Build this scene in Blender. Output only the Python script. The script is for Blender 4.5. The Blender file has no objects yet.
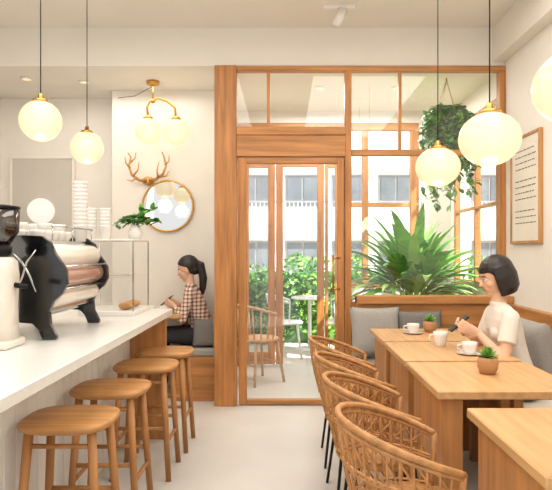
import bpy, bmesh, math, random
from mathutils import Vector, Matrix, Quaternion
from mathutils.bvhtree import BVHTree
random.seed(7)
F=560.0; CX=285.0; CY=250.0; H=1.35
def P(x,y,Y): return Vector(((x-CX)*Y/F, Y, H-(y-CY)*Y/F))
def V(*a): return Vector(a)
# ---------------- materials
def lin(h):
    h=h.lstrip('#'); o=[]
    for i in (0,2,4):
        c=int(h[i:i+2],16)/255
        o.append(c/12.92 if c<=.04045 else ((c+.055)/1.055)**2.4)
    return o
def new(name):
    m=bpy.data.materials.new(name); m.use_nodes=True
    return m,m.node_tree,m.node_tree.nodes['Principled BSDF']
def mat(name,col,rough=.5,metal=0,noise=0.06,scale=8,bump=0,emis=0,coat=0,stretch=(1,1,1),ecol=None):
    m,t,b=new(name); c=lin(col)
    b.inputs['Roughness'].default_value=rough; b.inputs['Metallic'].default_value=metal
    b.inputs['Coat Weight'].default_value=coat
    tc=t.nodes.new('ShaderNodeTexCoord'); mp=t.nodes.new('ShaderNodeMapping'); mp.inputs['Scale'].default_value=stretch
    n=t.nodes.new('ShaderNodeTexNoise'); n.inputs['Scale'].default_value=scale; n.inputs['Detail'].default_value=4
    t.links.new(tc.outputs['Object'],mp.inputs[0]); t.links.new(mp.outputs[0],n.inputs['Vector'])
    r=t.nodes.new('ShaderNodeValToRGB'); r.color_ramp.elements[0].position=.3; r.color_ramp.elements[1].position=.7
    r.color_ramp.elements[0].color=[max(0,x*(1-noise)) for x in c]+[1]
    r.color_ramp.elements[1].color=[min(1,x*(1+noise)) for x in c]+[1]
    t.links.new(n.outputs['Fac'],r.inputs[0]); t.links.new(r.outputs[0],b.inputs['Base Color'])
    if bump:
        bp=t.nodes.new('ShaderNodeBump'); bp.inputs['Strength'].default_value=bump; bp.inputs['Distance'].default_value=.01
        t.links.new(n.outputs['Fac'],bp.inputs['Height']); t.links.new(bp.outputs[0],b.inputs['Normal'])
    if emis:
        b.inputs['Emission Color'].default_value=lin(ecol or col)+[1]; b.inputs['Emission Strength'].default_value=emis
    return m
def wood(name,col,axis='z',dark=.28,rough=.45):
    st={'x':(1.3,16,16),'y':(16,1.3,16),'z':(16,16,1.3)}[axis]
    m=mat(name,col,rough,0,dark,1.6,.08,stretch=st)
    return m
def glass(name,tint='#ffffff',g=.06):
    m=bpy.data.materials.new(name); m.use_nodes=True; t=m.node_tree; t.nodes.clear()
    o=t.nodes.new('ShaderNodeOutputMaterial'); mx=t.nodes.new('ShaderNodeMixShader'); tr=t.nodes.new('ShaderNodeBsdfTransparent'); gl=t.nodes.new('ShaderNodeBsdfGlossy')
    tr.inputs[0].default_value=lin(tint)+[1]; gl.inputs['Roughness'].default_value=.02; mx.inputs[0].default_value=g
    t.links.new(tr.outputs[0],mx.inputs[1]); t.links.new(gl.outputs[0],mx.inputs[2]); t.links.new(mx.outputs[0],o.inputs[0])
    return m
def globe(name,core,rim,st):
    m,t,b=new(name); b.inputs['Base Color'].default_value=lin('#8d8270')+[1]; b.inputs['Roughness'].default_value=.25
    lw=t.nodes.new('ShaderNodeLayerWeight'); lw.inputs[0].default_value=.35
    r=t.nodes.new('ShaderNodeValToRGB'); r.color_ramp.elements[0].color=lin(core)+[1]; r.color_ramp.elements[1].color=lin(rim)+[1]
    t.links.new(lw.outputs['Facing'],r.inputs[0]); t.links.new(r.outputs[0],b.inputs['Emission Color']); b.inputs['Emission Strength'].default_value=st
    return m
WALL=mat('plaster_wall','#ece7df',.85,noise=.02,scale=5,bump=.03)
CEIL=mat('plaster_ceiling','#e6e1d8',.9,noise=.015,scale=3)
FLOOR=mat('microcement_floor','#d4d0ca',.33,noise=.045,scale=2.2,bump=.02)
WX=wood('oak_frame_x','#b98049','x'); WZ=wood('oak_frame_z','#b67b43','z'); WY=wood('oak_frame_y','#b98049','y')
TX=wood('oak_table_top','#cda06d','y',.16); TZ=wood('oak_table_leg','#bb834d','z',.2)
STW=wood('oak_stool','#bd8850','x',.22); STL=wood('oak_stool_leg','#b07a45','z',.2)
GL=glass('clear_glass',g=.045)
WHITE=mat('white_lacquer','#e9e6e1',.4,noise=.015,scale=4)
QUARTZ=mat('white_quartz','#e6e4df',.22,noise=.03,scale=14)
BLACK=mat('black_enamel','#0c0c0d',.18,noise=.1,coat=.5)
DMET=mat('dark_metal','#1b1a1a',.4,.6)
STEEL=mat('polished_steel','#c9c9c9',.2,1,noise=.03)
BRASS=mat('brushed_brass','#c99a4e',.28,1,noise=.05)
GOLD=mat('gold_antler','#c8985a',.4,.55)
GLOBE=globe('opal_globe','#fff1cc','#ffcf88',.93)
RAT=mat('rattan_cane','#b98550',.5,noise=.22,scale=30,bump=.1)
CUSH=mat('grey_linen','#a5a19b',.95,noise=.08,scale=90,bump=.2)
CUSHD=mat('charcoal_linen','#787572',.95,noise=.1,scale=90,bump=.2)
CREAM=mat('cream_linen','#ded8cc',.95,noise=.06,scale=80,bump=.2)
CER=mat('white_ceramic','#ebe8e2',.2,noise=.01)
COF=mat('coffee','#4a2a17',.2)
LEAF=mat('leaf_green','#5b9c40',.45,noise=.35,scale=6)
LEAF2=mat('leaf_light_green','#93c65c',.5,noise=.3,scale=5)
LEAFD=mat('leaf_dark_green','#3f7435',.5,noise=.3,scale=8)
SOIL=mat('soil','#3b2a1e',.95,noise=.3,scale=40)
TERRA=mat('terracotta_pot','#b98a5e',.7,noise=.1)
# ---------------- builder
class B:
    def __init__(s): s.v=[]; s.f=[]; s.m=[]; s.sm=[]; s.mats=[]
    def mi(s,m):
        if m not in s.mats: s.mats.append(m)
        return s.mats.index(m)
    def add(s,vs,fs,m,smooth=True,M=None):
        o=len(s.v)
        for v in vs: s.v.append(tuple(M@Vector(v)) if M is not None else tuple(v))
        if isinstance(m,list): idx=[s.mi(q) for q in m]
        else:
            k=s.mi(m); idx=[k]*len(fs)
        for f,k in zip(fs,idx): s.f.append(tuple(i+o for i in f)); s.m.append(k); s.sm.append(smooth)
    def box(s,a,b,m,bev=.004,M=None):
        a=Vector(a); b=Vector(b); lo=Vector([min(a[i],b[i]) for i in range(3)]); hi=Vector([max(a[i],b[i]) for i in range(3)])
        bm=bmesh.new(); bmesh.ops.create_cube(bm,size=1)
        c=(lo+hi)/2; d=hi-lo
        for v in bm.verts: v.co=Vector([v.co[i]*d[i]+c[i] for i in range(3)])
        bv=min(bev,min(d)*.3)
        if bv>0: bmesh.ops.bevel(bm,geom=list(bm.edges),offset=bv,segments=2 if bv>.006 else 1,profile=.5,affect='EDGES')
        bm.verts.index_update()
        s.add([v.co.copy() for v in bm.verts],[[v.index for v in f.verts] for f in bm.faces],m,False,M); bm.free()
    def tube(s,pts,r,m,n=8,closed=False,M=None):
        pts=[Vector(p) for p in pts]; N=len(pts)
        if not isinstance(r,(list,tuple)): r=[r]*N
        T=[]
        for i in range(N):
            a=pts[(i-1)%N] if (closed or i>0) else pts[i]; c=pts[(i+1)%N] if (closed or i<N-1) else pts[i]
            T.append((c-a).normalized())
        up=Vector((0,0,1)) if abs(T[0].z)<.9 else Vector((1,0,0))
        u=T[0].cross(up).normalized(); vs=[]; fs=[]
        for i in range(N):
            if i>0:
                q=T[i-1].rotation_difference(T[i]); u=(q@u); u=(u-T[i]*u.dot(T[i])).normalized()
            w=T[i].cross(u)
            for k in range(n):
                a=2*math.pi*k/n; vs.append(pts[i]+(u*math.cos(a)+w*math.sin(a))*r[i])
        L=N if closed else N-1
        for i in range(L):
            j=(i+1)%N
            for k in range(n): fs.append((i*n+k,i*n+(k+1)%n,j*n+(k+1)%n,j*n+k))
        if not closed:
            fs.append(tuple(range(n-1,-1,-1))); fs.append(tuple((N-1)*n+k for k in range(n)))
        s.add(vs,fs,m,True,M)
    def lathe(s,prof,m,c=(0,0,0),n=28,M=None,smooth=True):
        c=Vector(c); vs=[]; fs=[]
        for r,z in prof:
            for k in range(n):
                a=2*math.pi*k/n; vs.append(c+Vector((r*math.cos(a),r*math.sin(a),z)))
        for i in range(len(prof)-1):
            for k in range(n): fs.append((i*n+k,i*n+(k+1)%n,(i+1)*n+(k+1)%n,(i+1)*n+k))
        fs.append(tuple(range(n-1,-1,-1))); fs.append(tuple((len(prof)-1)*n+k for k in range(n)))
        s.add(vs,fs,m,smooth,M)
    def ell(s,c,r,m,nu=20,nv=12,fn=None,M=None):
        c=Vector(c)
        if not isinstance(r,(list,tuple)): r=(r,r,r)
        vs=[];fs=[]
        for i in range(nv+1):
            ph=math.pi*i/nv
            for k in range(nu):
                a=2*math.pi*k/nu
                d=Vector((math.sin(ph)*math.cos(a)*r[0],math.sin(ph)*math.sin(a)*r[1],math.cos(ph)*r[2]))
                if fn: d=fn(d)
                vs.append(c+d)
        for i in range(nv):
            for k in range(nu): fs.append((i*nu+k,(i+1)*nu+k,(i+1)*nu+(k+1)%nu,i*nu+(k+1)%nu))
        s.add(vs,fs,m,True,M)
    def loft(s,rings,m,n=20,M=None,p=1.0):
        vs=[];fs=[]
        for c,u,w in rings:
            c=Vector(c);u=Vector(u);w=Vector(w)
            for k in range(n):
                a=2*math.pi*k/n; ca,sa=math.cos(a),math.sin(a)
                ca=math.copysign(abs(ca)**p,ca); sa=math.copysign(abs(sa)**p,sa)
                vs.append(c+u*ca+w*sa)
        for i in range(len(rings)-1):
            for k in range(n): fs.append((i*n+k,i*n+(k+1)%n,(i+1)*n+(k+1)%n,(i+1)*n+k))
        fs.append(tuple(range(n-1,-1,-1))); fs.append(tuple((len(rings)-1)*n+k for k in range(n)))
        s.add(vs,fs,m,True,M)
    def prism(s,poly,y0,y1,m,bev=.006):
        bm=bmesh.new(); vs=[bm.verts.new((x,y0,z)) for x,z in poly]; f=bm.faces.new(vs)
        r=bmesh.ops.extrude_face_region(bm,geom=[f])
        for e in r['geom']:
            if isinstance(e,bmesh.types.BMVert): e.co.y=y1
        bmesh.ops.recalc_face_normals(bm,faces=list(bm.faces))
        if bev: bmesh.ops.bevel(bm,geom=[e for e in bm.edges],offset=bev,segments=2,profile=.5,affect='EDGES')
        bm.verts.index_update()
        s.add([v.co.copy() for v in bm.verts],[[v.index for v in f.verts] for f in bm.faces],m,False); bm.free()
    def mesh(s,name):
        me=bpy.data.meshes.new(name); me.from_pydata(s.v,[],s.f)
        for m in s.mats: me.materials.append(m)
        me.polygons.foreach_set('material_index',s.m); me.polygons.foreach_set('use_smooth',s.sm)
        me.update(); 
        bm=bmesh.new(); bm.from_mesh(me); bmesh.ops.recalc_face_normals(bm,faces=list(bm.faces)); bm.to_mesh(me); bm.free()
        return me
    def obj(s,name,loc=(0,0,0),rz=0):
        return inst(name,s.mesh(name),loc,rz)
def inst(name,me,loc=(0,0,0),rz=0):
    o=bpy.data.objects.new(name,me); o.location=loc; o.rotation_euler=(0,0,rz); bpy.context.scene.collection.objects.link(o); return o
def sbox(name,a,b,m,bev=.002):
    q=B(); q.box(a,b,m,bev); return q.obj(name)
def pr(q,x0,x1,y0,y1,Y,th,m,bev=.004):
    a=P(x0,y0,Y); b=P(x1,y1,Y); q.box((a.x,Y-th/2,a.z),(b.x,Y+th/2,b.z),m,bev)
def bez(p0,p1,p2,n=8):
    p0,p1,p2=Vector(p0),Vector(p1),Vector(p2); return [p0*(1-t)**2+p1*2*t*(1-t)+p2*t*t for t in [i/n for i in range(n+1)]]
# ---------------- shell
XR=1.91; XL=-3.0; CZ=3.28; PZ=2.945
sbox('floor',(XL-.15,-1.6,-.12),(XR+.15,6.6,0),FLOOR)
sbox('ceiling',(XL-.15,-1.6,CZ),(XR+.15,4.86,CZ+.15),CEIL)
q=B(); q.box((XL-.15,4.86,PZ),(XR+.15,6.7,CZ+.15),CEIL,.003); q.obj('ceiling_nook')
q=B()
q.box((XR,-1.6,0),(XR+.15,5.0,CZ),WALL,0); q.box((XR,6.3,0),(XR+.15,6.6,PZ),WALL,0)
q.box((XR,5.0,0),(XR+.15,6.3,.98),WALL,0); q.box((XR,5.0,2.72),(XR+.15,6.3,PZ),WALL,0); q.obj('wall_right')
sbox('wall_left',(XL-.15,-1.6,0),(XL,6.05,CZ),WALL)
sbox('wall_back',(-1.73,5.6,0),(-.585,6.05,PZ),WALL)
sbox('wall_back_recess',(XL,5.9,0),(-1.73,6.05,PZ),WALL)
sbox('wall_porch_side',(-.585,4.93,0),(-.549,6.5,PZ),WALL)
sbox('trim_soffit',(1.80,-1.6,2.98),(XR,4.86,CZ),CEIL)
sbox('baseboard_right',(XR-.012,-1.6,0),(XR,.9,.09),WHITE)
# partition
PY=4.88
q=B()
pr(q,215,237,67,405,PY,.10,WZ)
pr(q,237,504,67,72,PY,.08,WX)
pr(q,237,345,128,136,PY,.12,WX); pr(q,237,345,136,157,PY,.09,WX)
pr(q,344.5,351,72,405,PY,.09,WZ)
pr(q,267,270,72,128,PY,.05,WZ)
pr(q,351,498,150,156,PY,.06,WX)
pr(q,398,401,72,150,PY,.05,WZ)
pr(q,498,504,72,405,PY,.08,WZ)
a=P(237,72,PY); b=P(344,128,PY); q.box((a.x,PY-.004,a.z),(b.x,PY+.004,b.z),GL,0)
a=P(351,72,PY); b=P(498,300,PY); q.box((a.x,PY-.004,a.z),(b.x,PY+.004,b.z),GL,0)
q.box((P(351,0,PY).x,PY-.04,0),(P(498,0,PY).x,PY+.04,.9),WX)
q.obj('window_1')
q=B()
pr(q,239,247,158,404,PY,.05,WZ); pr(q,337,344,158,404,PY,.05,WZ)
pr(q,247,337,158,164,PY,.05,WX); pr(q,247,337,399,404,PY,.05,WX)
a=P(247,164,PY); b=P(337,399,PY); q.box((a.x,PY-.004,a.z),(b.x,PY+.004,b.z),GL,0)
q.tube([P(333,255,4.82),P(333,292,4.82)],.009,BRASS); q.tube([P(333,258,4.82),P(340,258,4.86)],.007,BRASS); q.tube([P(333,289,4.82),P(340,289,4.86)],.007,BRASS)
q.obj('door_1')
# outer facade
FY=6.5
q=B()
pr(q,238,450,112,124,FY,.12,WALL,0)
pr(q,418,450,124,366.3,FY,.12,WALL,0)
pr(q,345,418,288,366.3,FY,.12,WALL,0)
q.obj('wall_front')
q=B()
pr(q,238,418,124,131,FY,.09,WX)
pr(q,238,345,156,162,FY,.09,WX)
for x0,x1 in ((238,245),(340,350),(362,368),(410,418)):
    pr(q,x0,x1,131,366 if x0<345 else 288,FY,.08,WZ)
pr(q,350,418,150,155,FY,.06,WX); pr(q,350,418,203,207,FY,.05,WX); pr(q,350,418,283,288,FY,.10,WX)
pr(q,292,295,131,156,FY,.05,WZ)
a=P(245,131,FY);b=P(418,156,FY); q.box((a.x,FY-.003,a.z),(b.x,FY+.003,b.z),GL,0)
a=P(350,156,FY);b=P(418,283,FY); q.box((a.x,FY-.003,a.z),(b.x,FY+.003,b.z),GL,0)
q.obj('window_2')
q=B()
for x0,x1 in ((245.5,249),(268,275),(276,283),(317,324),(325,328),(335,339.5)):
    pr(q,x0,x1,162.5,364,FY,.045,WZ)
for x0,x1 in ((249,268),(328,335)):
    pr(q,x0,x1,162.5,168,FY,.045,WX); pr(q,x0,x1,352,364,FY,.045,WX)
    a=P(x0,168,FY);b=P(x1,352,FY); q.box((a.x,FY-.003,a.z),(b.x,FY+.003,b.z),GL,0)
pr(q,283,317,162.5,167,FY,.045,WX)
q.obj('door_2')
# side window
q=B()
for y0,y1 in ((5.0,5.05),(5.60,5.64),(6.25,6.3)): q.box((XR-.01,y0,.98),(XR+.05,y1,2.72),WZ)
for z0,z1 in ((.98,1.04),(1.76,1.79),(2.27,2.30),(2.67,2.72)): q.box((XR-.008,5.05,z0),(XR+.045,6.25,z1),WY)
q.box((XR+.02,5.06,1.05),(XR+.026,6.24,2.66),GL,0)
q.obj('window_3')
# ---------------- outside
PAVE=mat('pale_paving','#d9d2c6',.8,noise=.06,scale=3)
FAC=mat('white_render_facade','#f2f2f0',.9,noise=.03,scale=2)
DGL=mat('dark_window_glass','#6d757c',.12,noise=.2,scale=2)
RAIL=mat('grey_railing','#95989b',.5)
sbox('patio_ground',(-14,6.6,-.14),(16,24,-.02),PAVE)
q=B(); BY=15.0
q.box((-8,BY,0),(12,BY+.4,8),FAC,0)
for i in range(-6,9):
    x=i*1.25
    for z0,z1 in ((.3,1.6),(2.5,3.35),(4.6,6.0)):
        q.box((x,BY-.03,z0),(x+.95,BY+.02,z1),RAIL,.01)
        q.box((x+.06,BY-.05,z0+.06),(x+.445,BY-.02,z1-.06),DGL,0); q.box((x+.505,BY-.05,z0+.06),(x+.89,BY-.02,z1-.06),DGL,0)
q.box((-8,BY-.2,3.55),(12,BY,3.7),FAC,.01); q.box((-8,BY-.3,1.8),(12,BY,2.2),FAC,.01)
for i in range(-70,108): q.box((i*.11,BY-.29,2.2),(i*.11+.02,BY-.27,2.6),FAC,0)
q.box((-8,BY-.31,2.6),(12,BY-.25,2.64),RAIL,0)
q.obj('neighbour_building')
def scatter_leaves(q,n,fn,L0,L1,ms):
    for i in range(n):
        c=fn(); L=random.uniform(L0,L1); a=random.uniform(0,6.28); el=random.uniform(-.3,1.2)
        d=Vector((math.cos(a)*math.cos(el),math.sin(a)*math.cos(el)-.2,math.sin(el))).normalized(); s=d.cross(Vector((random.uniform(-1,1),random.uniform(-1,1),random.uniform(-1,1)))).normalized()*L*.3
        q.add([c,c+d*L*.5+s,c+d*L,c+d*L*.5-s],[(0,1,2,3)],random.choice(ms),False)
q=B()
q.box((-3.2,8.25,-.02),(5,8.75,1.02),LEAFD,.05)
def hf():
    x=random.uniform(-3.2,5); z=random.uniform(0,1.15)+.08*math.sin(x*3)+.06*math.sin(x*7.3)+.04*math.sin(x*13); y=random.uniform(8.08,8.3) if z<1.0 else random.uniform(8.1,8.9)
    return Vector((x,y,z))
scatter_leaves(q,12000,hf,.05,.11,[LEAF,LEAF2,LEAF2,LEAF,LEAFD])
q.obj('garden_hedge')
# ---------------- counter
q=B()
q.box((-1.95,.3,0),(-1.12,4.0,.88),WHITE)
for i in range(37):
    y=.3+i*.1; q.box((-1.12,y+.003,.02),(-1.105,y+.097,.875),WHITE,.003)
q.box((-2.0,.25,.88),(-.81,4.03,.93),QUARTZ,.006)
q.box((-1.105,3.99,0),(-.85,4.03,.879),TZ)
q.box((-1.12,4.0,0),(-1.95,4.03,.879),TZ)
q.obj('service_counter')
# stool
q=B()
rings=[]
for z,r in ((.625,.172),(.632,.184),(.645,.19),(.656,.186),(.660,.176)):
    rings.append((V(0,0,z),V(r,0,0),V(0,r*.9,0)))
q.loft(rings,STW,32,p=.62)
for sx in (-1,1):
    for sy in (-1,1):
        q.tube([V(sx*.125,sy*.11,.63),V(sx*.165,sy*.15,.0)],[.019,.016],STL,12)
for z,t in ((.22,1),(.30,0)):
    k=1-z/.63; X=.125+.04*k; Yy=.11+.04*k
    if t:
        for sx in (-1,1): q.tube([V(sx*X,-Yy,z),V(sx*X,Yy,z)],.011,STL)
    else:
        for sy in (-1,1): q.tube([V(-X,sy*Yy,z),V(X,sy*Yy,z)],.011,STL)
for sy in (-1,1): q.tube([V(-.13,sy*.115,.57),V(.13,sy*.115,.57)],.010,STL)
sm=q.mesh('bar_stool')
for x,y in ((-.895,2.34),(-.885,2.86),(-.845,3.42),(-.825,3.88)): inst('bar_stool',sm,(x,y,0))
# ---------------- tables
def table(name,x0,x1,y0,y1):
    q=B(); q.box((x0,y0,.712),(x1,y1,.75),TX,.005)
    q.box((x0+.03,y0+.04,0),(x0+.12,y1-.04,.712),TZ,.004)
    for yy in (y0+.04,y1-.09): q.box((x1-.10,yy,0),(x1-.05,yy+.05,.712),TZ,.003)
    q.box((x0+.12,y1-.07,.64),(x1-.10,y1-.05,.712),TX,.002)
    return q.obj(name)
table('cafe_table',.65,1.29,3.72,4.28)
table('cafe_table',.65,1.29,3.05,3.66)
table('cafe_table',.65,1.29,2.38,3.0)
table('cafe_table',.69,1.32,1.48,2.13)
q=B(); q.box((-1.36,5.02,.735),(-.93,5.52,.77),TX); q.box((-1.345,5.05,0),(-1.28,5.5,.735),TZ); q.box((-1.0,5.45,0),(-.95,5.5,.735),TZ); q.obj('cafe_table')
# ---------------- rattan chair
q=B(); SZ=.44
q.lathe([(.0,SZ-.02),(.19,SZ-.02),(.205,SZ-.008),(.20,SZ+.008),(.17,SZ+.006),(.0,SZ)],RAT,n=36)
for i in range(-9,10):
    w=math.sqrt(max(0,.192**2-(i*.020)**2)); q.tube([V(-w,i*.020,SZ+.01),V(w,i*.020,SZ+.01)],.0075,RAT,6)
def rail(t,f):
    a=math.pi+t; c=(1+math.cos(t))/2
    ztop=.575+.20*c**.8
    rr=.195+ (.040+.018*c)*math.sin(min(1,f*1.0)*math.pi/2)
    z=SZ+(ztop-SZ)*f
    return V(rr*math.cos(a)*(1.02),rr*math.sin(a),z)
TA=[math.radians(x) for x in range(-122,123,4)]
for f,r in ((1,.012),(.92,.007),(.55,.005),(.5,.005),(.08,.006)):
    q.tube([rail(t,f) for t in TA],r,RAT,8)
for i in range(26):
    t=math.radians(-120+i*9.6)
    q.tube([rail(t,f) for f in (0,.2,.4,.6,.8,1)],.0048,RAT,6)
for i in range(17):
    t=math.radians(-114+i*14); t2=t+math.radians(20)
    if t2<math.radians(122):
        q.tube([rail(t,.1),rail((t+t2)/2,.32),rail(t2,.5)],.0035,RAT,5); q.tube([rail(t2,.55),rail((t+t2)/2,.75),rail(t,.95)],.0035,RAT,5)
for s in (-1,1):
    q.tube([rail(s*math.radians(122),f) for f in (0,.3,.6,1)],.011,RAT,8)
    for sx in (-1,1):
        q.tube([V(sx*.12,s*.12,SZ-.02),V(sx*.17,s*.18,0)],[.009,.008],DMET,8)
q.tube([V(-.12,-.12,SZ-.022),V(.12,-.12,SZ-.022),V(.12,.12,SZ-.022),V(-.12,.12,SZ-.022)],.008,DMET,6,closed=True)
cm=q.mesh('rattan_chair')
for x,y in ((.445,1.98),(.435,2.53),(.425,3.08),(.42,3.64)): inst('rattan_chair',cm,(x,y,0),math.radians(random.uniform(-4,4)))
def chair(name,loc,rz,m):
    q=B()
    q.lathe([(0,.43),(.2,.43),(.215,.44),(.2,.455),(0,.45)],m,n=28)
    for sx in (-1,1):
        for sy in (-1,1): q.tube([V(sx*.13,sy*.13,.44),V(sx*.19,sy*.18,0)],.014,m)
    T=[math.radians(x) for x in range(-100,101,10)]
    q.tube([V(-.23*math.cos(t)-.03*math.cos(t),.24*math.sin(t),.72+.08*math.cos(t)) for t in T],.014,m)
    for t in T[::2]: q.tube([V(-.19*math.cos(t),.19*math.sin(t),.44),V(-.26*math.cos(t),.24*math.sin(t),.72+.08*math.cos(t))],.008,m,6)
    q.tube([V(.165,-.16,.2),V(.165,.16,.2)],.008,m); q.tube([V(-.165,-.16,.2),V(-.165,.16,.2)],.008,m)
    q.obj(name,loc,rz)
WPAINT=mat('white_painted_metal','#eeeeec',.4)
chair('wooden_armchair',(-.27,5.75,0),math.radians(40),TX)
chair('patio_chair',(.02,7.2,-.02),0,WPAINT); chair('patio_chair',(.66,7.25,-.02),math.pi,WPAINT)
q=B(); q.lathe([(0,.7),(.25,.7),(.26,.71),(.25,.725),(0,.725)],WPAINT); q.tube([V(0,0,.7),V(0,0,.02)],.025,WPAINT); q.lathe([(0,0),(.2,0),(.19,.02),(.03,.04),(0,.04)],WPAINT); q.obj('patio_table',(.34,7.72,-.02))
# ---------------- banquettes
q=B()
q.box((.60,4.32,0),(1.33,4.70,.40),WX); q.box((.60,4.70,0),(1.905,4.80,.955),WX); q.box((.60,4.66,.90),(1.905,4.81,.965),WX)
q.box((1.34,.9,0),(1.86,4.70,.40),WY); q.box((1.86,.9,0),(1.905,4.70,.90),WY)
q.box((.61,4.31,.402),(1.33,4.69,.468),CUSH,.02)
for i in range(4): q.box((1.335,.92+i*.94,.402),(1.855,.92+i*.94+.93,.468),CREAM if i<3 else CUSH,.02)
q.obj('banquette_bench')
q=B(); q.box((-.98,5.0,0),(-.615,5.58,.40),WX); q.box((-.99,4.99,.402),(-.62,5.57,.468),CUSH,.02); q.box((-.64,5.0,.40),(-.59,5.58,.8),WY); q.obj('bench_seat')
def pillow(c,w,h,t,m,rx=0,rz=0):
    q=B(); vs=[];fs=[];n=14
    for side in (1,-1):
        for i in range(n+1):
            for j in range(n+1):
                u=i/n*2-1; v=j/n*2-1
                e=(max(0,(1-u**4)*(1-v**4)))**.5
                pinch=1-.07*(1-abs(u)**2)*abs(v)**3
                pinch2=1-.07*(1-abs(v)**2)*abs(u)**3
                vs.append(V(u*w/2*pinch2,side*t/2*e,v*h/2*pinch))
    N=(n+1)**2
    for s in (0,1):
        for i in range(n):
            for j in range(n): fs.append((s*N+i*(n+1)+j,s*N+(i+1)*(n+1)+j,s*N+(i+1)*(n+1)+j+1,s*N+i*(n+1)+j+1))
    q.add(vs,fs,m); me=q.mesh('throw_pillow')
    bm=bmesh.new(); bm.from_mesh(me); bmesh.ops.remove_doubles(bm,verts=list(bm.verts),dist=.0005); bmesh.ops.recalc_face_normals(bm,faces=list(bm.faces)); bm.to_mesh(me); bm.free()
    o=inst('throw_pillow',me,c); o.rotation_euler=(rx,0,rz)
pillow((.74,4.575,.68),.42,.42,.14,CUSH,math.radians(-14),.05)
pillow((1.10,4.57,.67),.38,.38,.14,CUSHD,math.radians(-16),-.05)
pillow((1.72,3.80,.675),.42,.42,.15,CUSH,math.radians(14),math.radians(-90))
pillow((1.72,2.92,.675),.40,.40,.15,CUSHD,math.radians(14),math.radians(-94))
pillow((-.70,5.08,.60),.28,.26,.09,CUSHD,math.radians(-10),math.radians(0))
# ---------------- pendants
def glow(name,loc,e,r):
    l=bpy.data.lights.new(name,'POINT'); l.energy=e; l.color=(1,.84,.60); l.shadow_soft_size=r
    o=bpy.data.objects.new(name,l); o.location=loc; bpy.context.scene.collection.objects.link(o)
def pendant(x,y,z,r,rz,top):
    q=B(); q.ell((x,y,z),(r,r,rz),GLOBE,40,24)
    q.lathe([(.022,rz-.012),(.05*r/.125,rz-.010),(.045*r/.125,rz+.006),(.018,rz+.012),(.014,rz+.04),(.004,rz+.045)],BRASS,(x,y,z))
    q.tube([V(x,y,z+rz+.03),V(x,y,top)],.0032,DMET,6); q.lathe([(.05,-.025),(.052,-.001),(.01,0)],BRASS,(x,y,top)); q.obj('pendant_lamp')
    glow('pendant_glow',(x,y,z-rz-.1),2.6,.08)
pendant(-1.44,3.3,2.11,.119,.119,CZ); pendant(-1.485,4.2,2.115,.121,.121,CZ)
pendant(.95,3.48,1.866,.137,.120,CZ); pendant(.95,2.6,1.865,.14,.124,CZ); pendant(.955,1.84,1.885,.135,.122,CZ)
# double lamp
q=B(); Y=5.3; c=P(153,81,Y); c.z=PZ
q.lathe([(.06,-.03),(.06,0),(.01,0)],BRASS,c); j=P(153,101,Y); q.tube([c,j],.008,BRASS)
g1=P(148,131,Y); g2=P(176,132,Y)
arch=[P(148,117,Y),P(147,107,Y),P(150,101,Y),P(158,98,Y),P(167,101,Y),P(175,108,Y),P(176,119,Y)]
q.tube(arch,.011,BRASS)
q.ell(P(153,101,Y),.022,BRASS)
for g in (g1,g2): q.ell(g,.122,GLOBE,32,20); q.lathe([(.045,.108),(.045,.13),(.02,.15),(.01,.16)],BRASS,g)
q.tube([P(118,98,5.58),P(135,96,5.5),c+V(0,.03,-.03)],.003,DMET,5)
q.obj('double_globe_chandelier')
glow('chandelier_glow',(g1.x+.1,Y-.25,2.2),2,.1)
# antlers
q=B()
def ant(pts,r0,r1):
    n=len(pts); q.tube([P(a,b,5.53-d) for a,b,d in pts],[r0+(r1-r0)*i/(n-1) for i in range(n)],GOLD,10)
q.ell(P(148,181,5.57),(.06,.03,.045),GOLD)
ant([(146,181,-.02),(139,180,.03),(132,175,.07),(129,166,.08),(131,157,.07),(128,153,.05)],.018,.006)
ant([(136,178,.06),(132,181,.1),(127,180,.12)],.011,.004); ant([(130,168,.08),(126,163,.1),(125,157,.1)],.011,.004)
ant([(130,163,.07),(135,158,.05),(136,152,.04)],.010,.004); ant([(133,176,.07),(138,170,.06),(139,162,.05)],.011,.004)
ant([(150,181,-.02),(156,179,.03),(163,174,.07),(166,166,.08),(164,157,.07),(162,152,.05)],.018,.006)
ant([(160,177,.06),(166,176,.1),(169,171,.1)],.011,.004); ant([(165,165,.08),(169,161,.1),(169,155,.1)],.010,.004)
ant([(158,178,.06),(157,170,.06),(159,162,.05)],.011,.004)
q.obj('mounted_antlers')
# mirror
q=B(); c=P(168,206,5.575); R=.25
MIR=mat('mirror_silver','#dcdcda',.03,1,noise=.0)
M=Matrix.Translation(c)@Matrix.Rotation(math.radians(90),4,'X')
q.lathe([(R,-.015),(R,.01)],MIR,n=64,M=M,smooth=False)
q.tube([c+V(R*math.cos(a),-.01,R*math.sin(a)) for a in [i*math.pi/32 for i in range(64)]],.010,BRASS,10,closed=True); q.obj('round_wall_mirror')
BOARD=mat('taupe_board','#cac4bb',.8,noise=.02)
q=B(); a=P(12,158,5.88);b=P(74,236,5.88); q.box((a.x,5.86,b.z),(b.x,5.9,a.z),BOARD,.003)
for (x0,z0,x1,z1) in ((a.x,a.z,b.x,a.z),(a.x,b.z,b.x,b.z)): q.box((x0,5.85,z0-.012),(x1,5.9,z0+.012),WALL,.002)
for x in (a.x,b.x): q.box((x-.012,5.85,b.z),(x+.012,5.9,a.z),WALL,.002)
q.obj('trim_wall_panel')
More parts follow.
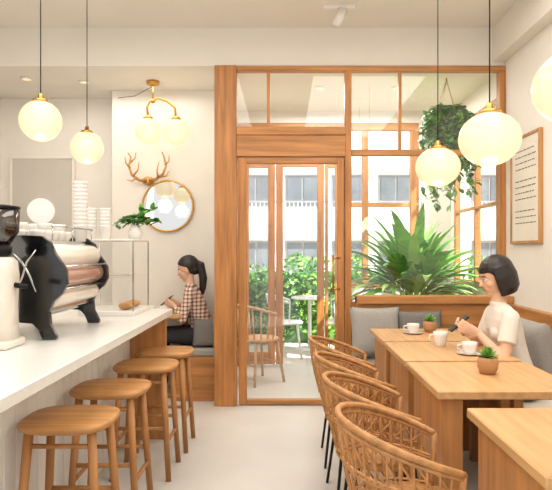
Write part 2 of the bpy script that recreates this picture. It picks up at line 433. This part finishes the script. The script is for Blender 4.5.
q=B(); c=P(41,211,5.68); q.ell(c,.13,globe('white_globe','#fffaf0','#f4ead8',.85),32,20); q.tube([c+V(0,.1,0),V(c.x,5.855,c.z)],.012,BRASS); q.lathe([(.05,0),(.05,.02),(0,.02)],BRASS,M=Matrix.Translation(V(c.x,5.84,c.z))@Matrix.Rotation(math.radians(-90),4,'X')); q.obj('globe_wall_sconce')
# poster
PAPER=mat('cream_paper','#e6dfd2',.8,noise=.02); INK=mat('dark_ink','#6a6058',.8); FR=wood('poster_frame_wood','#b8854e','z')
q=B(); z0,z1,y0,y1=1.42,2.24,4.16,4.66
q.box((XR-.02,y0,z0),(XR,y1,z1),PAPER,.001)
for a,b in (((XR-.03,y0-.02,z0-.02),(XR,y0+.003,z1+.02)),((XR-.03,y1-.003,z0-.02),(XR,y1+.02,z1+.02)),((XR-.03,y0,z0-.02),(XR,y1,z0+.003)),((XR-.03,y0,z1-.003),(XR,y1,z1+.02))): q.box(a,b,FR,.003)
for i in range(13):
    z=z1-.10-i*.048; y=y1-.07
    while y>y0+.08:
        w=random.uniform(.02,.07); e=max(y0+.06,y-w)
        if i not in (4,9): q.box((XR-.021,e,z-.004),(XR-.0197,y,z+.004),INK,0)
        y=e-.014
q.obj('framed_poster')
# track spot
q=B(); q.box((.30,4.40,CZ-.03),(.56,4.44,CZ),WHITE,.004); q.tube([V(.43,4.42,CZ-.03),V(.43,4.42,CZ-.08)],.01,WHITE); q.tube([V(.46,4.40,CZ-.04),V(.40,4.42,CZ-.16)],[.035,.035],WHITE,20); q.obj('track_spotlight')
for i,(x,y) in enumerate(((.35,5.5),(1.1,5.5),(-1.9,5.3),(-2.4,5.2))):
    q=B(); q.lathe([(.05,-.012),(.055,0),(0,0)],WHITE,(x,y,PZ)); q.lathe([(.0,-.014),(.035,-.014),(.035,-.011),(0,-.011)],GLOBE,(x,y,PZ)); q.obj('recessed_downlight')
# ---------------- espresso machine
q=B(); sc=2.6/F
def mp(x,y): return ((x-CX)*sc,H-(y-CY)*sc)
out=[(-22,244),(0,237),(22,235),(42,236),(50,242),(55,254),(61,262),(66,270),(67,284),(62,294),(53,302),(49,312),(50,324),(56,336),(56,340),(42,340),(38,330),(32,324),(8,322),(-6,325),(-10,340),(-24,340),(-22,325),(-30,305),(-32,280),(-28,258)]
poly=[mp(x,y) for x,y in out]
q.prism(poly,2.60,2.63,BLACK,.004); q.prism(poly,3.20,3.23,BLACK,.004)
inner=[mp(x,y) for x,y in [(-20,247),(0,241),(40,240),(47,246),(51,256),(45,266),(45,300),(45,314),(40,318),(-18,318),(-24,300)]]
q.prism(inner,2.63,3.20,STEEL,.004)
ROSE=mat('rose_copper_panel','#c9a394',.22,.6,noise=.05)
IV=mat('ivory_enamel','#e6dfd3',.2,coat=.4)
def barrel(cx,cy,rx,ry,m):
    c=mp(cx,cy); rings=[]
    for y in (2.631,2.66,3.17,3.199):
        k=1 if 2.65<y<3.18 else .93
        rings.append((V(c[0],y,c[1]),V(rx*sc*k,0,0),V(0,0,ry*sc*k)))
    q.loft(rings,m,28)
barrel(46,257,13,13,IV); barrel(50,277,13,12,ROSE); barrel(46,299,11,10,IV)
for yy in (267,290):
    xx=mp(64 if yy==267 else 60,yy); q.tube([V(xx[0],2.63,xx[1]),V(xx[0],3.2,xx[1])],.006,STEEL)
for pts in ([(10,250),(22,262),(30,276),(36,292)],[(36,250),(27,262),(23,276),(16,292)]):
    q.tube([V(mp(a,b)[0],2.599,mp(a,b)[1]) for a,b in pts],[.003,.006,.006,.003],STEEL,8)
zt=mp(0,236)[1]
for x in (-1.4,-1.10):
    q.tube([V(x,2.64,zt+.05),V(x,3.2,zt+.05)],.004,STEEL)
    for y in (2.65,2.9,3.18): q.tube([V(x,y,zt-.02),V(x,y,zt+.05)],.003,STEEL)
q.obj('espresso_machine')
def cupprof(r,h,b=.6): return [(0,0),(r*b,0),(r*b*1.05,.003),(r*.85,h*.35),(r*.97,h*.75),(r,h),(r*.93,h),(r*.88,h*.7),(r*.7,h*.2),(0,h*.12)]
q=B()
for i in range(3):
    for j in range(5):
        for k in range(2 if (i+j)%2 else 1): q.lathe(cupprof(.036,.05),CER,(-1.35+i*.085,2.67+j*.083,zt-.018+k*.035),16)
q.obj('stacked_coffee_cups')
def stack(x,y,z,n,s=1.0):
    q=B()
    for i in range(n): q.lathe([(0,0),(.028*s,0),(.038*s,.085*s),(.041*s,.09*s),(.038*s,.094*s),(.0,.088*s)],CER,(x,y,z+i*.022),20)
    q.obj('paper_cup_stack')
stack(-1.150,3.15,zt-.018,12,1)
stack(-1.255,3.62,1.421,6,.95); stack(-1.165,3.63,1.421,6,.95)
# grinder
q=B(); gx,gy=-1.235,2.42
q.box((gx-.075,gy-.09,.93),(gx+.075,gy+.09,.965),IV,.01)
q.loft([(V(gx,gy,z),V(a,0,0),V(0,b,0)) for z,a,b in ((.96,.07,.08),(1.1,.065,.075),(1.24,.07,.08),(1.30,.065,.07),(1.32,.05,.05))],IV,28,p=.6)
q.lathe([(.035,0),(.05,.02),(.05,.05),(.04,.06)],DMET,(gx,gy,1.315))
HOP=glass('smoked_hopper','#8a7868',.15)
q.lathe([(.04,0),(.078,.06),(.082,.15),(.078,.152),(.04,.155)],HOP,(gx,gy,1.37)); q.lathe([(0,0),(.036,.002),(.068,.055),(.072,.09),(0,.1)],COF,(gx,gy,1.374)); q.lathe([(0,0),(.083,0),(.085,.012),(.03,.02),(0,.022)],DMET,(gx,gy,1.526))
q.tube([V(gx+.06,gy,1.2),V(gx+.12,gy,1.19)],.012,DMET); q.obj('coffee_grinder')
# display case
q=B(); x0,x1,y0,y1=-1.31,-.96,3.55,3.95; z0,z1=.93,1.42
q.box((x0,y0,z0),(x1,y1,z0+.03),WHITE); q.box((x0,y0,z1-.012),(x1,y1,z1),WHITE,.002)
for a in (x0,x1-.008):
    for b in (y0,y1-.008): q.box((a,b,z0+.03),(a+.008,b+.008,z1-.012),STEEL,.001)
q.box((x0+.01,y0+.01,1.17),(x1-.01,y1-.01,1.178),GL,0)
for a,b in (((x0+.01,y0+.002,z0+.03),(x1-.01,y0+.006,z1-.012)),((x1-.006,y0+.01,z0+.03),(x1-.002,y1-.01,z1-.012)),((x0+.002,y0+.01,z0+.03),(x0+.006,y1-.01,z1-.012))): q.box(a,b,GL,0)
PAS=mat('baked_pastry','#c79458',.6,noise=.3,scale=30,bump=.3)
for j in range(3): q.ell((x1-.08,y0+.1+j*.1,z0+.055),(.045,.035,.025),PAS,14,8)
q.lathe([(0,0),(.06,0),(.1,.01),(.098,.014),(0,.008)],CER,(x1-.14,y0+.18,1.18))
q.obj('pastry_display_case')
def leaf(q,base,d,up,L,W,droop,m,n=7,fold=.25,cl=None):
    d=Vector(d).normalized(); s=d.cross(Vector(up)); s=s.normalized() if s.length>1e-3 else V(1,0,0)
    p=Vector(base); vs=[];fs=[]; cur=d.copy()
    for i in range(n+1):
        t=i/n; w=W*.5*(math.sin(math.pi*min(1,t*.92+.08))**.7); nn=s.cross(cur).normalized()
        vs+= [p-s*w+nn*w*fold, p.copy(), p+s*w+nn*w*fold]
        cur=(cur+V(0,0,-droop/n)).normalized(); p=p+cur*L/n
    for i in range(n):
        a=i*3; fs+=[(a,a+1,a+4,a+3),(a+1,a+2,a+5,a+4)]
    if cl: vs=[V(min(max(v.x,cl[0]),cl[1]),min(max(v.y,cl[2]),cl[3]),v.z) for v in vs]
    q.add(vs,fs,m)
q=B(); c=V(-1.03,3.85,1.421)
q.lathe([(0,0),(.04,0),(.05,.05),(.03,.09),(.025,.1),(.0,.09)],CER,c,20)
for i in range(11):
    a=i*.7; d=V(math.cos(a)*.6,math.sin(a)*.6,random.uniform(.4,1.1)).normalized(); L=random.uniform(.14,.26)
    pts=[c+V(0,0,.09)+d*L*t-V(0,0,.1*t*t) for t in (0,.33,.66,1)]; q.tube(pts,.002,LEAFD,5)
    for p in pts[1:]:
        for k in range(3): leaf(q,p,V(random.uniform(-1,1),random.uniform(-1,1),random.uniform(-.3,.8)),V(0,0,1),.065,.04,.3,random.choice([LEAF,LEAFD]),4)
q.obj('potted_plant')
def mug(name,x,y,z,r=.04,h=.06,sau=True):
    q=B(); k=0
    if sau: q.lathe([(0,0),(.045,0),(.07,.010),(.072,.012),(.045,.006),(0,.005)],CER,(x,y,z+.0005),28); k=.006
    q.lathe(cupprof(r,h),CER,(x,y,z+k),28); q.lathe([(0,0),(r*.86,0),(r*.86,.002),(0,.002)],COF,(x,y,z+k+h*.78))
    q.tube([V(x-r*.9,y,z+k+h*.8),V(x-r-.02,y,z+k+h*.75),V(x-r-.024,y,z+k+h*.45),V(x-r*.85,y,z+k+h*.3)],.005,CER)
    q.obj(name)
mug('coffee_cup',.92,4.02,.75,.045,.065); mug('coffee_cup',.97,3.50,.75,.045,.09,False); mug('coffee_cup',1.06,3.22,.75,.045,.065)
mug('coffee_cup',-1.12,5.12,.77); mug('coffee_cup',-1.24,5.2,.77,sau=False)
def succ(x,y,z,s=1):
    q=B(); c=V(x,y,z+.0005)
    q.lathe([(0,0),(.036*s,0),(.048*s,.03*s),(.05*s,.06*s),(.046*s,.08*s),(.042*s,.08*s),(.042*s,.07*s),(0,.07*s)],TERRA,c,24)
    for i in range(26):
        a=i*2.4; e=.3+.045*i; leaf(q,c+V(0,0,.07*s),V(math.cos(a)*math.cos(e),math.sin(a)*math.cos(e),math.sin(e)),V(0,0,1),.065*s,.026*s,.2,LEAF if i%2 else LEAF2,4)
    q.obj('potted_succulent')
succ(.985,2.72,.75,1); succ(1.06,4.1,.75,1.0)
# palm
q=B(); c=V(1.30,5.62,0)
q.lathe([(0,0),(.15,0),(.2,.3),(.21,.5),(.19,.5),(.18,.46),(0,.46)],CER,c,28); q.lathe([(0,.462),(.178,.462),(.178,.47),(0,.47)],SOIL,c,28)
PALM=mat('palm_leaf','#6bab4d',.4,noise=.25,scale=4,stretch=(1,1,6)); PALM2=mat('palm_leaf_light','#98cc6a',.4,noise=.2,scale=4)
CLB=(.62,1.86,4.99,6.38)
for i in range(46):
    a=i*2.399; e=1.45-.025*i; L=random.uniform(.55,.9)
    d=V(math.cos(a)*math.cos(e),math.sin(a)*math.cos(e)*.55,math.sin(e))
    st=c+V(math.cos(a)*.04,math.sin(a)*.04,.47); p=st+V(0,0,.36)+d*.14
    q.tube([st,st+V(0,0,.2)+d*.04,p],[.012,.009,.007],LEAF2,6)
    # broad pleated blade made of a wide leaf plus narrow side leaflets
    leaf(q,p,d,V(0,0,1),L,random.uniform(.10,.15),1.3,PALM if i%3 else PALM2,10,.3,CLB)
    side=d.cross(V(0,0,1)).normalized()
    for s in (-1,1):
        for k in range(3):
            bp=p+d*L*(.12+.16*k); leaf(q,bp-V(0,0,.02*k),(d+side*s*(.55-.1*k)),V(0,0,1),L*.5,.05,1.0,PALM2 if (i+k)%2 else PALM,6,.2,CLB)
q.obj('potted_palm')
# hanging plant
q=B(); c=V(1.50,5.2,2.48)
q.lathe([(0,0),(.06,0),(.1,.06),(.11,.14),(.1,.14),(.09,.11),(0,.11)],CER,c,24)
ROPE=mat('jute_rope','#cbb38a',.9)
for k in range(4):
    a=k*math.pi/2+.4; q.tube([c+V(0,0,-.06),c+V(.1*math.cos(a),.1*math.sin(a),.02),c+V(.115*math.cos(a),.115*math.sin(a),.14),V(c.x,c.y,PZ-.02)],.006,ROPE,5)
q.tube([V(c.x,c.y,PZ-.03),V(c.x,c.y,PZ)],.008,BRASS)
for i in range(52):
    a=i*2.4; R=random.uniform(.1,.26); D=random.uniform(.15,.5) if i%3 else random.uniform(.55,.85)
    p0=c+V(0,0,.12); p1=c+V(R*.8*math.cos(a),R*.6*math.sin(a),.28); p2=c+V(R*math.cos(a),R*math.sin(a)*.7,.02); p3=p2+V(random.uniform(-.03,.03),0,-D)
    pts=bez(p0,p1,p2,5)+[p2.lerp(p3,t) for t in (.2,.4,.6,.8,1)]
    q.tube(pts,.0025,LEAF,4)
    for j in range(len(pts)-1):
        for k in range(4):
            p=pts[j].lerp(pts[j+1],random.random()); leaf(q,p,V(random.uniform(-1,1),random.uniform(-1,.4),random.uniform(-.9,.4)),V(0,0,1),.075,.05,.5,random.choice([LEAF,LEAF,LEAFD,LEAF2]),3,.25,(1,1.88,4.97,6))
q.obj('hanging_plant')
# ---------------- people
def smoothmesh(src,vox,it):
    me=src.mesh('tmp'); o=bpy.data.objects.new('tmp',me); bpy.context.scene.collection.objects.link(o)
    r=o.modifiers.new('r','REMESH'); r.mode='VOXEL'; r.voxel_size=vox; r.use_smooth_shade=True
    s=o.modifiers.new('s','SMOOTH'); s.factor=.5; s.iterations=it
    bpy.context.view_layer.update(); dg=bpy.context.evaluated_depsgraph_get()
    m2=bpy.data.meshes.new_from_object(o.evaluated_get(dg))
    bvh=BVHTree.FromPolygons([Vector(v) for v in src.v],[list(f) for f in src.f])
    vs=[v.co.copy() for v in m2.vertices]; fs=[tuple(p.vertices) for p in m2.polygons]; ms=[]
    for p in m2.polygons:
        h=bvh.find_nearest(p.center); ms.append(src.mats[src.m[h[2]]])
    bpy.data.objects.remove(o); return vs,fs,ms
SKIN=mat('skin','#e0b496',.5,noise=.04,scale=10)
HAIR=mat('black_hair','#1f1613',.4,noise=.4,scale=30,bump=.4,stretch=(1,3,.3)); LIP=mat('lip','#b5655a',.5); EYEW=mat('eye_white','#eeeae6',.3); IRIS=mat('iris','#22150e',.2)
TEE=mat('white_cotton_tee','#e2dacf',.9,noise=.05,scale=12,bump=.15)
PANT=mat('dark_denim','#2c2d33',.9,noise=.15,scale=60); PANT2=mat('beige_trousers','#8d7f6d',.9,noise=.1); SHOE=mat('white_sneaker','#e4e0da',.6)
def plaid():
    m,t,b=new('plaid_shirt'); tc=t.nodes.new('ShaderNodeTexCoord'); b.inputs['Roughness'].default_value=.9
    w=[]
    for d in ('X','Z'):
        n=t.nodes.new('ShaderNodeTexWave'); n.wave_type='BANDS'; n.bands_direction=d; n.inputs['Scale'].default_value=9; n.inputs['Distortion'].default_value=.4
        t.links.new(tc.outputs['Object'],n.inputs['Vector']); w.append(n)
    def mm(op,a,b2):
        x=t.nodes.new('ShaderNodeMath'); x.operation=op; t.links.new(a,x.inputs[0])
        if isinstance(b2,float): x.inputs[1].default_value=b2
        else: t.links.new(b2,x.inputs[1])
        return x.outputs[0]
    s=mm('ADD',mm('GREATER_THAN',w[0].outputs['Fac'],.6),mm('GREATER_THAN',w[1].outputs['Fac'],.6)); s=mm('MULTIPLY',s,.5)
    r=t.nodes.new('ShaderNodeValToRGB'); r.color_ramp.elements[0].color=lin('#e6d8c9')+[1]; r.color_ramp.elements[1].color=lin('#7a4d40')+[1]
    e=r.color_ramp.elements.new(.5); e.color=lin('#b99685')+[1]
    t.links.new(s,r.inputs[0]); t.links.new(r.outputs[0],b.inputs['Base Color']); return m
PLAID=plaid()
def hand(b,w,d,n,thumb,curl,m):
    w=Vector(w); d=Vector(d).normalized(); n=Vector(n); n=(n-d*n.dot(d)).normalized(); s=d.cross(n)
    b.loft([(w+d*a,s*h,n*t) for a,h,t in ((-.01,.021,.018),(.02,.029,.016),(.055,.037,.0145),(.085,.036,.012),(.092,.03,.009))],m,16)
    for i,L in enumerate((.068,.078,.072,.056)):
        o=(1.5-i)*.0195*thumb; p=w+d*.083+s*o; ang=curl*.3; pts=[p.copy()]
        for seg in (.45,.31,.24):
            dd=d*math.cos(ang)+n*math.sin(ang)+s*(o*1.5); p=p+dd.normalized()*L*seg; pts.append(p.copy()); ang+=curl
        b.tube(pts,[.0098,.0092,.0085,.0065],m,10)
    p=w+d*.02+s*thumb*.024; q1=p+(d*.7+s*thumb*.6+n*.3).normalized()*.035; q2=q1+(d*.85+s*thumb*.15+n*.5).normalized()*.03
    b.tube([p,q1,q2],[.013,.0115,.008],m,10)
def person(name,loc,shirt,longs,pants,style,hf,hu,headrel,pitch,lean=0.0,knee=.42,toe=.13):
    S=B()
    def lx(z): return lean*max(0,z-.1)
    def ring(x,z,rx,ry): return (V(x+lx(z),0,z),V(rx,0,0),V(0,ry,0))
    S.loft([ring(-.01,.0,.09,.13),ring(-.01,.04,.115,.165),ring(0,.09,.118,.165),ring(0,.13,.100,.145)],pants,28)
    S.loft([ring(0,.085,.131,.176),ring(0,.13,.125,.165),ring(0,.19,.107,.140),ring(.005,.25,.097,.125),ring(.02,.33,.098,.130),ring(.03,.41,.100,.143),ring(.03,.47,.088,.150),ring(.035,.515,.068,.125),ring(.042,.545,.052,.075),ring(.05,.565,.044,.052)],shirt,32)
    for s in (-1,1): S.ell((.092+lx(.4),s*.056,.385),(.042,.050,.048),shirt)
    nb=V(.045+lx(.53),0,.52); hc=Vector(headrel)
    S.tube([nb,nb.lerp(hc+V(-.02,0,-.06),.6),hc+V(-.02,0,-.05)],[.052,.041,.043],SKIN,16)
    for s in (-1,1):
        sh=V(.035+lx(.49),s*.142,.487); el=V(.05+lean*.3+.06,s*.20,.25); wr=V(hf-.085,s*.085,hu-.035)
        S.ell(sh,.048,shirt)
        S.tube([V(.035+lx(.5),s*.05,.525),sh],[.04,.045],shirt,16)
        if longs:
            S.tube([sh,sh.lerp(el,.5),el],[.050,.045,.040],shirt,16); S.ell(el,.040,shirt); S.tube([el,el.lerp(wr,.88)],[.040,.031],shirt,16); S.tube([el,wr],[.032,.021],SKIN,14)
        else:
            S.tube([sh,sh.lerp(el,.6)],[.050,.053],shirt,16); S.tube([sh,el],[.040,.033],SKIN,16); S.ell(el,.033,SKIN); S.tube([el,el.lerp(wr,.35),wr],[.034,.033,.021],SKIN,14)
        hand(S,wr,V(.8,-s*.28,.35),V(.1,-s*1,.35),s,.75,SKIN)
        hip=V(0,s*.088,.085); kn=V(knee,s*.095,.085); an=V(knee,s*.095,-.39)
        S.tube([hip,hip.lerp(kn,.5),kn],[.085,.077,.06],pants,18); S.ell(kn,.06,pants); S.tube([kn,kn.lerp(an,.35),an],[.058,.056,.04],pants,16)
        S.tube([an+V(-.03,0,-.035),an+V(.04,0,-.038),an+V(toe,0,-.045)],[.036,.037,.028],SHOE,14)
    HM=Matrix.Translation(hc)@Matrix.Rotation(pitch,4,'Y')
    S.ell((-.012,0,.022),(.092,.074,.092),SKIN,28,18,M=HM); S.ell((.024,0,-.03),(.058,.054,.078),SKIN,24,16,M=HM)
    S.ell((.056,0,-.090),(.022,.024,.018),SKIN,M=HM); S.ell((.048,0,-.055),(.037,.040,.038),SKIN,M=HM)
    S.tube([HM@V(.076,0,.012),HM@V(.092,0,-.018),HM@V(.097,0,-.028),HM@V(.085,0,-.034)],[.006,.009,.011,.007],SKIN,10)
    for s in (-1,1): S.ell((.045,s*.034,-.03),(.028,.022,.026),SKIN,M=HM); S.ell((-.004,s*.076,-.012),(.016,.009,.03),SKIN,M=HM)
    vs,fs,ms=smoothmesh(S,.005,3)
    q=B(); q.add(vs,fs,ms)
    for s in (-1,1):
        q.ell((.0675,s*.029,.0),(.013,.014,.009),EYEW,14,10,M=HM); q.ell((.0765,s*.030,-.001),(.005,.0055,.006),IRIS,12,8,M=HM)
        q.tube([HM@V(.080,s*.012,.021),HM@V(.079,s*.028,.026),HM@V(.067,s*.044,.020)],.0028,HAIR,6)
        q.tube([HM@V(.078,s*.016,.004),HM@V(.081,s*.029,.009),HM@V(.068,s*.043,.003)],.0018,HAIR,6)
    q.ell((.083,0,-.055),(.008,.021,.0045),LIP,14,8,M=HM); q.ell((.081,0,-.063),(.008,.018,.0055),LIP,14,8,M=HM)
    Hh=B(); bob=style=='bob'
    def cap(d):
        x=d.x-.024; z=d.z+.03
        e=(.020 if bob else -.02)
        line=e+(.045 if bob else .085)*min(1,max(0,(z-.01)/.055)) if z<(.060 if bob else .075) else 9
        k=min(1,max(0,(x-line)/.010)); return d*(1-.22*k)
    Hh.ell((-.022,0,.030),(.103,.088,.097),HAIR,64,48,fn=cap,M=HM)
    if bob:
        n=30
        for k in range(n):
            a=math.radians(66+(360-132)*k/(n-1)); ca,sa=math.cos(a),math.sin(a)
            top=V(-.024+.080*ca,.074*sa,.06); mid=V(-.026+.092*ca,.084*sa,-.01); bot=V(-.026+.086*ca,.082*sa,-.08); tip=V(-.020+.070*ca,.068*sa,-.118)
            Hh.tube([HM@top,HM@mid,HM@bot,HM@tip],[.016,.017,.016,.010],HAIR,8)
        for k in range(11):
            y=-.06+k*.012; o=y*y*8; Hh.tube([HM@V(.042-o*.5,y*.8,.092),HM@V(.066-o,y,.068),HM@V(.077-o,y*1.05,.038)],[.012,.009,.005],HAIR,8)
    else:
        Hh.tube([HM@V(-.10,0,.03),HM@V(-.135,0,.0),hc+V(-.15,0,-.09),hc+V(-.145,0,-.18),hc+V(-.13,0,-.28)],[.028,.036,.040,.032,.010],HAIR,14)
        Hh.ell((-.065,0,-.03),(.055,.066,.05),HAIR,M=HM)
    vs,fs,ms=smoothmesh(Hh,.004,5); q.add(vs,fs,ms)
    PH=Matrix.Translation(V(hf+.01,0,hu+.015))@Matrix.Rotation(math.radians(-50),4,'Y')
    q.box((-.004,-.036,-.07),(.004,.036,.07),DMET,.003,M=PH)
    q.obj(name,loc,math.pi)
person('seated_woman',(1.385,3.37,.472),TEE,False,PANT2,'bob',.33,.42,(.125,0,.720),math.radians(18),.12)
person('seated_woman',(-.76,5.27,.472),PLAID,True,PANT,'pony',.34,.39,(.16,0,.70),math.radians(20),.2,.40,.10)
# ---------------- lights
def area(name,loc,sx,sy,e,col,rot=(0,0,0)):
    l=bpy.data.lights.new(name,'AREA'); l.shape='RECTANGLE'; l.size=sx; l.size_y=sy; l.energy=e; l.color=col
    o=bpy.data.objects.new(name,l); o.location=loc; o.rotation_euler=rot; bpy.context.scene.collection.objects.link(o)
area('fill_light_counter',(-1.2,2.2,3.2),1.4,3.2,52,(1,.955,.89)); area('fill_light_tables',(.9,2.2,3.2),1.2,3.2,48,(1,.955,.89))  # added soft fill above counter and tables, no fixtures modelled
area('fill_light_nook',(-1.6,5.2,2.9),1.5,.5,8,(1,.94,.86)); area('fill_light_porch',(.7,5.7,2.9),1.6,.9,45,(1,.98,.95))  # extra area fill added to brighten nook and porch, not real lamps
s=bpy.data.lights.new('sun','SUN'); s.energy=13; s.angle=.01; s.color=(1,.96,.89)
o=bpy.data.objects.new('sun',s); o.rotation_euler=V(.8,-.55,.95).to_track_quat('Z','Y').to_euler(); bpy.context.scene.collection.objects.link(o)
w=bpy.data.worlds.new('sky'); bpy.context.scene.world=w; w.use_nodes=True; bg=w.node_tree.nodes['Background']
bg.inputs[0].default_value=(.98,.98,1,1); bg.inputs[1].default_value=1.15
cam=bpy.data.cameras.new('camera'); cam.sensor_width=36; cam.lens=F*36/552; cam.shift_x=-(CX-276)/552; cam.shift_y=(CY-245)/552; cam.clip_start=.05
o=bpy.data.objects.new('camera',cam); o.location=(0,0,H); o.rotation_euler=(math.pi/2,0,0); bpy.context.scene.collection.objects.link(o)
sc_=bpy.context.scene; sc_.camera=o
sc_.view_settings.view_transform='Standard'
